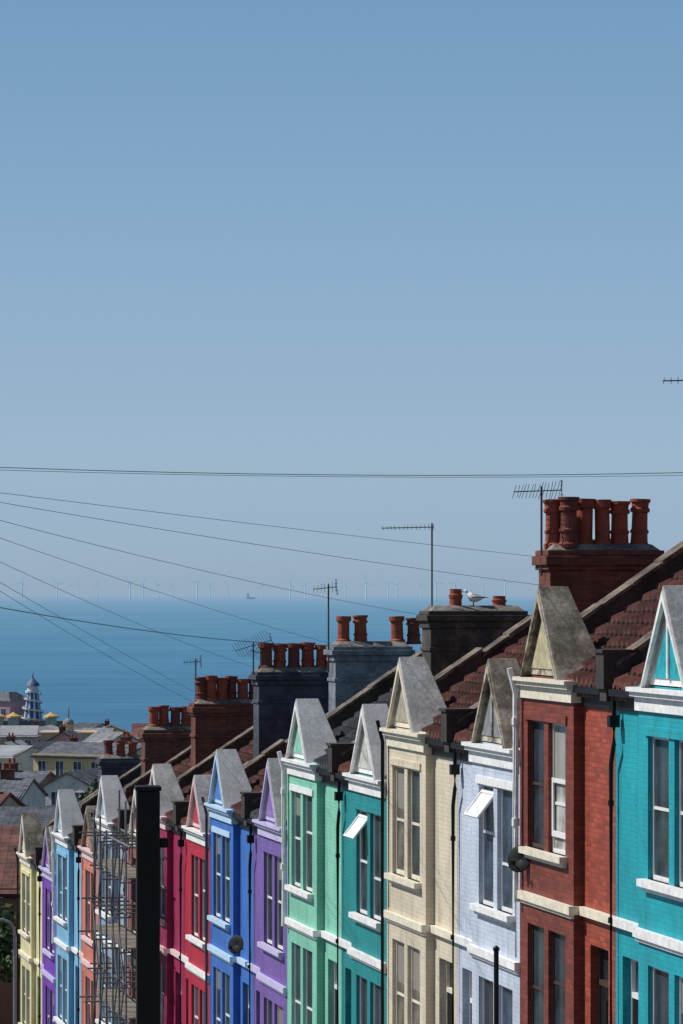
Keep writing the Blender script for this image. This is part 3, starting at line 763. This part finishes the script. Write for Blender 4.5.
def building(cx, cy, wid, dep, eave, ridge, wall, roof, label, cols=3, rows=2, rot=-.35, chim=(), ridge_x=True):
    base = ground_xy(cx, cy)-1.5
    e = empty("town_building", (cx, cy, base), rot); tag(e, label, "building", "buildings of the town below")
    E, Rg = eave-base, ridge-base; hx = wid/2
    mb = MB()
    if ridge_x:
        mb.quad([(-hx,0,0),(hx,0,0),(hx,0,E),(-hx,0,E)]); mb.quad([(hx,dep,0),(-hx,dep,0),(-hx,dep,E),(hx,dep,E)])
        mb.quad([(hx,0,0),(hx,dep,0),(hx,dep,E),(hx,dep/2,Rg-.05),(hx,0,E)]); mb.quad([(-hx,dep,0),(-hx,0,0),(-hx,0,E),(-hx,dep/2,Rg-.05),(-hx,dep,E)])
    else:
        mb.quad([(-hx,0,0),(hx,0,0),(hx,0,E),(0,0,Rg-.05),(-hx,0,E)]); mb.quad([(hx,dep,0),(-hx,dep,0),(-hx,dep,E),(0,dep,Rg-.05),(hx,dep,E)])
        mb.quad([(hx,0,0),(hx,dep,0),(hx,dep,E),(hx,0,E)]); mb.quad([(-hx,dep,0),(-hx,0,0),(-hx,0,E),(-hx,dep,E)])
    mb.obj("wall", M_townwall[wall], e)
    mb = MB(); t_ = .18; o_ = .3
    if ridge_x:
        for s in (0, 1):
            y0_, y1_ = (-o_, dep/2) if s == 0 else (dep/2, dep+o_)
            z0_, z1_ = (E-.2, Rg) if s == 0 else (Rg, E-.2)
            top = [(-hx-.15,y0_,z0_),(hx+.15,y0_,z0_),(hx+.15,y1_,z1_),(-hx-.15,y1_,z1_)]
            mb.hexa([(p[0],p[1],p[2]-t_) for p in top]+top)
    else:
        for s in (0, 1):
            x0_, x1_ = (-hx-o_, 0) if s == 0 else (0, hx+o_)
            z0_, z1_ = (E-.2, Rg) if s == 0 else (Rg, E-.2)
            top = [(x0_,-.2,z0_),(x1_,-.2,z1_),(x1_,dep+.2,z1_),(x0_,dep+.2,z0_)]
            mb.hexa([(p[0],p[1],p[2]-t_) for p in top]+top)
    mb.obj("roof", M_townroof[roof], e)
    for r_ in range(rows):
        for c_ in range(cols):
            winpart(e, -hx+wid*(c_+.5)/cols-.4, E-2.2-3.0*r_, .8, 1.5, 0)
    for (x, y_, hh) in chim:
        mb = MB(); zb = Rg-1.2
        mb.box(x-.45, x+.45, y_-.3, y_+.3, zb, Rg+hh); mb.box(x-.52, x+.52, y_-.37, y_+.37, Rg+hh, Rg+hh+.12)
        ch = mb.obj("chimney", M_stackbrick2, e)
        for k in (-.22, .22):
            pm = MB(); pm.lathe([(.13,0),(.1,.35),(.13,.37),(.13,.42)], 8); pm.obj("chimney_pot", M_pot, ch, (x+k, y_, Rg+hh+.12))
building(-17.3, 133, 8.6, 9, -11.9, -9.7, 'brick', 'red', "brick building with dark red tiled roof", 3, 3, rot=0, chim=((-2.5, 4.5, .8),))
building(-20.8, 176, 11, 7, -12.9, -11.6, 'grey', 'dslate', "grey building under dark slate roof", 4, 1, rot=-.1)
building(-18.2, 196, 5, 6, -13.9, -12.8, 'brick', 'dslate', "small brick cottage with slate roof", 3, 1, rot=-.2, ridge_x=False)
building(-24.0, 205, 4.6, 6, -13.6, -12.5, 'tan', 'red', "small tan cottage with red tiled roof", 2, 1, rot=-.3, chim=((1,3,.4),))
building(-27.6, 232, 10, 8, -14.4, -13.2, 'white', 'slate', "long building with slate roof and white walls", 4, 1, chim=((3.2,4,.5),), rot=-.15)
building(-14.5, 215, 7, 9, -15.6, -14.2, 'brick', 'slate', "small brick building with slate roof", 2, 2, ridge_x=False)
building(-24.4, 305, 9.5, 9, -14.9, -14.0, 'yellow', 'slate', "large pale yellow building with sash windows", 5, 3, chim=((2.6,4.5,.5),), rot=-.45)
building(-22.4, 270, 4.2, 6, -15.6, -14.6, 'white', 'dslate', "narrow white house with dark slate roof", 2, 2, ridge_x=False)
building(-27.8, 276, 4.6, 6, -16.2, -15.0, 'brick', 'slate', "narrow brick house with slate roof", 2, 2, chim=((-1.2,3,.5),))
building(-36.2, 322, 9, 9, -15.8, -15.0, 'white', 'lead', "low pale building with flat grey roof", 3, 2)
building(-19.5, 350, 5, 9, -17.0, -15.6, 'brick', 'red', "narrow brick building with tall chimneys", 2, 2, chim=((-1,4.5,1.6),(1.4,4.5,1.2)))
building(-15.3, 335, 5, 9, -17.6, -16.1, 'tan', 'slate', "tan house with slate roof", 2, 2, ridge_x=False)
cols_ = ['white', 'tan', 'pink', 'white', 'yellow', 'grey', 'blue', 'tan', 'white', 'brick']
rn = {'slate': 'slate', 'lead': 'flat grey', 'red': 'red tiled', 'grey': 'grey tiled', 'dslate': 'dark slate'}
k = 0
def row(lst):
    global k
    for (x, y, w_, ev, rg, rx) in lst:
        cw = cols_[k % 10]; rf = ['slate', 'lead', 'dslate', 'grey', 'red', 'dslate', 'slate'][k % 7]
        building(x, y, w_, 7, ev, rg, cw, rf, "%s walled seafront town building with %s roof" % (cw, rn[rf]), max(2, int(w_/2.4)), 2, rot=random.uniform(-.7, .1),
                 chim=((w_*random.uniform(-.35, .35), 3.5, random.uniform(.2, .9)),) if k % 2 == 0 else (), ridge_x=rx)
        k += 1
row([(-52,440,8,-20,-18.6,True),(-44.5,455,5,-19.6,-18.4,True),(-39,462,6,-21,-19.4,False),(-33.5,450,4.5,-20.2,-19,True),(-29,470,6,-20.6,-19.3,True),(-23,480,6,-21.5,-20,True),(-16,470,8,-21.6,-20.2,True)])
row([(x, 385+random.uniform(-12, 12), w_, -18.5-q, -17.4-q, random.random() < .4) for x, q, w_ in ((-45.5,.2,5),(-40.5,.5,4),(-36,0,4.5),(-31.5,-.2,4),(-27.5,.2,4),(-23,.5,5),(-16,.2,7))])
row([(x, 540+random.uniform(-15, 15), w_, -23.6-q, -22.4-q, random.random() < .5) for x, q, w_ in ((-61,.3,8),(-53,-.1,5),(-47,.5,6),(-41,.1,5),(-35,.4,6),(-28,.6,8),(-18,.1,8))])
row([(-66,600,14,-27,-25.6,True),(-55,610,8,-25.8,-24.6,False),(-48,605,5,-24.9,-23.9,True),(-42,600,6,-25.2,-24.0,False),(-35,615,8,-25.8,-24.4,True),(-25,600,9,-25.4,-24.2,True),(-14,610,12,-26,-24.6,True),(-2,600,12,-26.5,-25,True),(12,600,14,-26.5,-25,True)])
# turreted pavilion with flagpole
e = empty("domed_pavilion", (-41.6, 500, ground_xy(-41.6, 500))); tag(e, "pale pavilion with small lead dome and flagpole", "building")
zt = -20.0-ground_xy(-41.6, 500)
mb = MB(); mb.box(-4, 4, 0, 8, -2, zt-1.4); mb.box(-4.3, 4.3, -.3, 8.3, zt-1.4, zt-1.1); mb.lathe([(.8, zt-1.1), (.8, zt-.2), (.9, zt-.1), (.9, zt)], 14, (0, 3, 0)); mb.obj("wall", M_townwall['tan'], e)
mb = MB(); mb.lathe([(.85*math.cos(a*.1571), zt+.9*math.sin(a*.1571)) for a in range(10)], 14, (0, 3, 0)); mb.tube([(0,3,zt+.8),(0,3,zt+2.8)], .1, 6); mb.obj("dome", M_townroof['grey'], e, smooth=True)
for c_ in range(3): winpart(e, -3.2+2.6*c_, zt-5, 1.2, 2, 0)

# ------------------------------------------------------------------ pier
M_pierd = plain("pier_deck", (.2, .18, .15), .85, .3, .2); M_ppink = plain("pier_pink", (.42, .26, .3), .7, .15); M_porange = plain("pier_orange", (.6, .36, .12), .7, .15)
e = empty("pier", (-100, 985, -45)); tag(e, "seaside pier deck on iron piles over the sea", "pier")
mb = MB(); mb.box(-60, 18, -14, 14, 5.6, 6.4); mb.box(-60, 18, -14.1, -13.9, 6.4, 7.4); mb.obj("deck", M_pierd, e)
mb = MB()
for x in range(-58, 18, 6):
    for y in (-13, 0, 13): mb.tube([(x, y, -3), (x, y, 5.6)], .35, 6)
o = mb.obj("piles", M_dkgrey, e); o["kind"] = "stuff"
e = empty("pier_pavilion", (-101.2, 978, -38.6), -.5); tag(e, "pink pier pavilion with hipped roof", "building")
mb = MB(); mb.box(-9, 3.6, 0, 10, 0, 6.6); mb.obj("wall", M_ppink, e)
mb = MB(); mb.hexa([(-9.5,-.5,6.6),(4,-.5,6.6),(4,10.5,6.6),(-9.5,10.5,6.6),(-7,3,9.2),(1,3,9.2),(1,7,9.2),(-7,7,9.2)]); mb.obj("roof", M_townroof['slate'], e)
for c_ in range(4): winpart(e, -8+2.8*c_, 1.5, 1.6, 2.8, 0)
for (x, c_, lab) in ((-100.5, M_porange, "orange"), (-96.0, M_porange, "yellow"), (-85.0, M_porange, "amber")):
    e = empty("fairground_stall", (x, 966, -38.6)); tag(e, lab+" fairground stall with pointed canopy on the pier", "stall", "stalls on the pier")
    mb = MB(); mb.box(-1.5, 1.5, -1.5, 1.5, 0, 2.2); mb.obj("counter", M_townwall['tan'], e)
    mb = MB(); mb.lathe([(2.3, 2.1), (2.2, 2.6), (.9, 3.2), (.05, 3.8)], 10); mb.obj("canopy", c_, e)
m, nt, b = new_mat("helter_stripes")
tc = nd(nt, 'ShaderNodeTexCoord'); sp = nd(nt, 'ShaderNodeSeparateXYZ'); nt.links.new(tc.outputs['Object'], sp.inputs[0])
at = nd(nt, 'ShaderNodeMath', operation='ARCTAN2'); nt.links.new(sp.outputs[1], at.inputs[0]); nt.links.new(sp.outputs[0], at.inputs[1])
mu = nd(nt, 'ShaderNodeMath', operation='MULTIPLY'); mu.inputs[1].default_value = 9/6.2832; nt.links.new(at.outputs[0], mu.inputs[0])
fr = nd(nt, 'ShaderNodeMath', operation='FRACT'); nt.links.new(mu.outputs[0], fr.inputs[0])
c = ramp(nt, fr.outputs[0], .34, (.5, .54, .62), .36, (.05, .07, .16)); nt.links.new(c, b.inputs['Base Color'])
e = empty("helter_skelter", (-91.2, 975, -38.6)); tag(e, "dark blue and white helter skelter on the pier", "helter skelter")
mb = MB(); mb.lathe([(3.0, 0), (2.6, 2.5), (1.9, 7.5), (1.65, 9.4)], 18); mb.obj("tower", m, e)
mb = MB(); N = 110
for k2 in range(N):
    a0, a1 = k2/N*6*math.pi, (k2+1)/N*6*math.pi; z0_, z1_ = 8.8-8.3*k2/N, 8.8-8.3*(k2+1)/N
    r0, r1_ = 1.7+1.35*(k2/N)**1.2, 1.7+1.35*((k2+1)/N)**1.2
    A0 = [(r0*math.cos(a0), r0*math.sin(a0), z0_), ((r0+.8)*math.cos(a0), (r0+.8)*math.sin(a0), z0_), ((r0+.85)*math.cos(a0), (r0+.85)*math.sin(a0), z0_+.5)]
    A1 = [(r1_*math.cos(a1), r1_*math.sin(a1), z1_), ((r1_+.8)*math.cos(a1), (r1_+.8)*math.sin(a1), z1_), ((r1_+.85)*math.cos(a1), (r1_+.85)*math.sin(a1), z1_+.5)]
    mb.quad([A0[0], A0[1], A1[1], A1[0]]); mb.quad([A0[1], A0[2], A1[2], A1[1]])
mb.obj("spiral_slide", M_townwall['white'], e)
mb = MB(); mb.lathe([(2.2, 9.2), (2.2, 9.8), (1.6, 9.85), (1.6, 11.2)], 14); mb.obj("gallery", M_townwall['white'], e)
mb = MB(); mb.lathe([(2.2, 11.2), (1.8, 11.9), (.9, 12.8), (.3, 13.4), (.08, 15)], 14); mb.obj("pointed_cap", plain("helter_cap", (.08,.1,.2), .6, .1), e)

# ------------------------------------------------------------------ wind turbines and ship
M_turb = plain("hazy_turbine", (.72, .84, .95), .9, .03, .01, spec=0)  # distance haze painted as a pale even colour
def turbine_at(x, y, rot, src=None):
    if src:
        return copy_thing(src, (x, y, -45), rot)
    mb = MB(); mb.lathe([(4.4, 0), (3.2, 118)], 10)
    o = mb.obj("wind_turbine", M_turb, None, (x, y, -45), (0, 0, rot)); tag(o, "distant pale wind turbine standing in the sea", "wind turbine", "offshore wind turbines")
    mb = MB(); mb.box(-2.5, 2.5, -5, 8, 117, 122.5); mb.obj("nacelle", M_turb, o)
    for k in range(3):
        mb = MB(); mb.hexa([(-1.5,-.6,2),(1.5,-.6,2),(1.5,.6,2),(-1.5,.6,2),(-.6,-.3,62),(.6,-.3,62),(.6,.3,62),(-.6,.3,62)])
        bl = mb.obj("blade", M_turb, o, (0, -6, 120), (0, k*2*math.pi/3+.3, 0))
    return o
base = None
for k, px_ in enumerate([22, 57, 78, 97, 130, 143, 158, 172, 197, 210, 228, 262, 290, 305, 322, 345, 366, 388, 397, 421, 436, 455, 470, 483, 505]):
    Yt = 24000+3500*((k*5) % 4)
    base_new = turbine_at((px_-341.5)/3300*Yt, Yt, random.uniform(-.3, .3), base)
    if base:
        ph = random.uniform(0, 2)
        for c_ in [q for q in base_new.children if q.name.startswith("blade")]:
            c_.rotation_euler = (0, c_.rotation_euler[1]+ph, 0)
    base = base or base_new
e = empty("cargo_ship", (-690, 25000, -45)); tag(e, "small distant pale cargo ship on the horizon", "ship")
mb = MB(); mb.hexa([(-32,-8,-1),(32,-8,-1),(32,8,-1),(-32,8,-1),(-36,-9,12),(38,-9,12),(38,9,12),(-36,9,12)]); mb.obj("hull", M_turb, e)
mb = MB(); mb.box(-28,-10,-8,8,12,40); mb.box(-22,-16,-3,3,40,54); mb.obj("superstructure", M_turb, e)

# ------------------------------------------------------------------ camera, light, sky
cam = bpy.data.cameras.new("Camera"); co = bpy.data.objects.new("Camera", cam); COL.objects.link(co)
co.location = (0, 0, 0); co.rotation_euler = (math.radians(90), 0, 0)
cam.sensor_width = 36; cam.lens = 3300/1024*36; cam.shift_y = (593-512)/1024
cam.clip_start = .5; cam.clip_end = 120000
scene.camera = co

EL = math.radians(48); hx, hy = -.985, .17
sd = Vector((hx*math.cos(EL), hy*math.cos(EL), math.sin(EL)))
sun = bpy.data.lights.new("Sun", 'SUN'); sun.energy = 4.6; sun.angle = math.radians(.5); sun.color = (1, .96, .9)
so = bpy.data.objects.new("Sun", sun); COL.objects.link(so); so.rotation_euler = sd.to_track_quat('Z', 'Y').to_euler()
wd = bpy.data.worlds.new("World"); scene.world = wd; wd.use_nodes = True
nt = wd.node_tree; bg = nt.nodes["Background"]
sky = nt.nodes.new('ShaderNodeTexSky'); sky.sky_type = 'NISHITA'; sky.sun_disc = False
sky.sun_elevation = EL; sky.sun_rotation = math.atan2(hx, hy); sky.air_density = 1.0; sky.dust_density = .4; sky.ozone_density = 2.5
STR = .06
tc = nd(nt, 'ShaderNodeTexCoord'); sp = nd(nt, 'ShaderNodeSeparateXYZ'); nt.links.new(tc.outputs['Generated'], sp.inputs[0])
mr = nd(nt, 'ShaderNodeMapRange'); mr.inputs[1].default_value = 0; mr.inputs[2].default_value = .2; nt.links.new(sp.outputs[2], mr.inputs[0])
hz_ = ramp(nt, mr.outputs[0], 0.0, (.30, .415, .54), 1.0, (.165, .32, .53),
           extra=[(.06, (.325, .45, .585)), (.2, (.335, .475, .625)), (.5, (.265, .425, .61)), (.75, (.205, .365, .57))])
vs = nd(nt, 'ShaderNodeVectorMath', operation='SCALE'); vs.inputs['Scale'].default_value = 1/STR
nt.links.new(hz_, vs.inputs[0])
fz = nd(nt, 'ShaderNodeMapRange'); fz.inputs[1].default_value = .2; fz.inputs[2].default_value = .5; fz.inputs[3].default_value = .94; fz.inputs[4].default_value = 0
nt.links.new(sp.outputs[2], fz.inputs[0])
cs_ = mixc(nt, sky.outputs[0], vs.outputs[0], fz.outputs[0])
nt.links.new(cs_, bg.inputs[0]); bg.inputs[1].default_value = STR
scene.view_settings.view_transform = 'Standard'; scene.view_settings.look = 'None'; scene.view_settings.exposure = 0
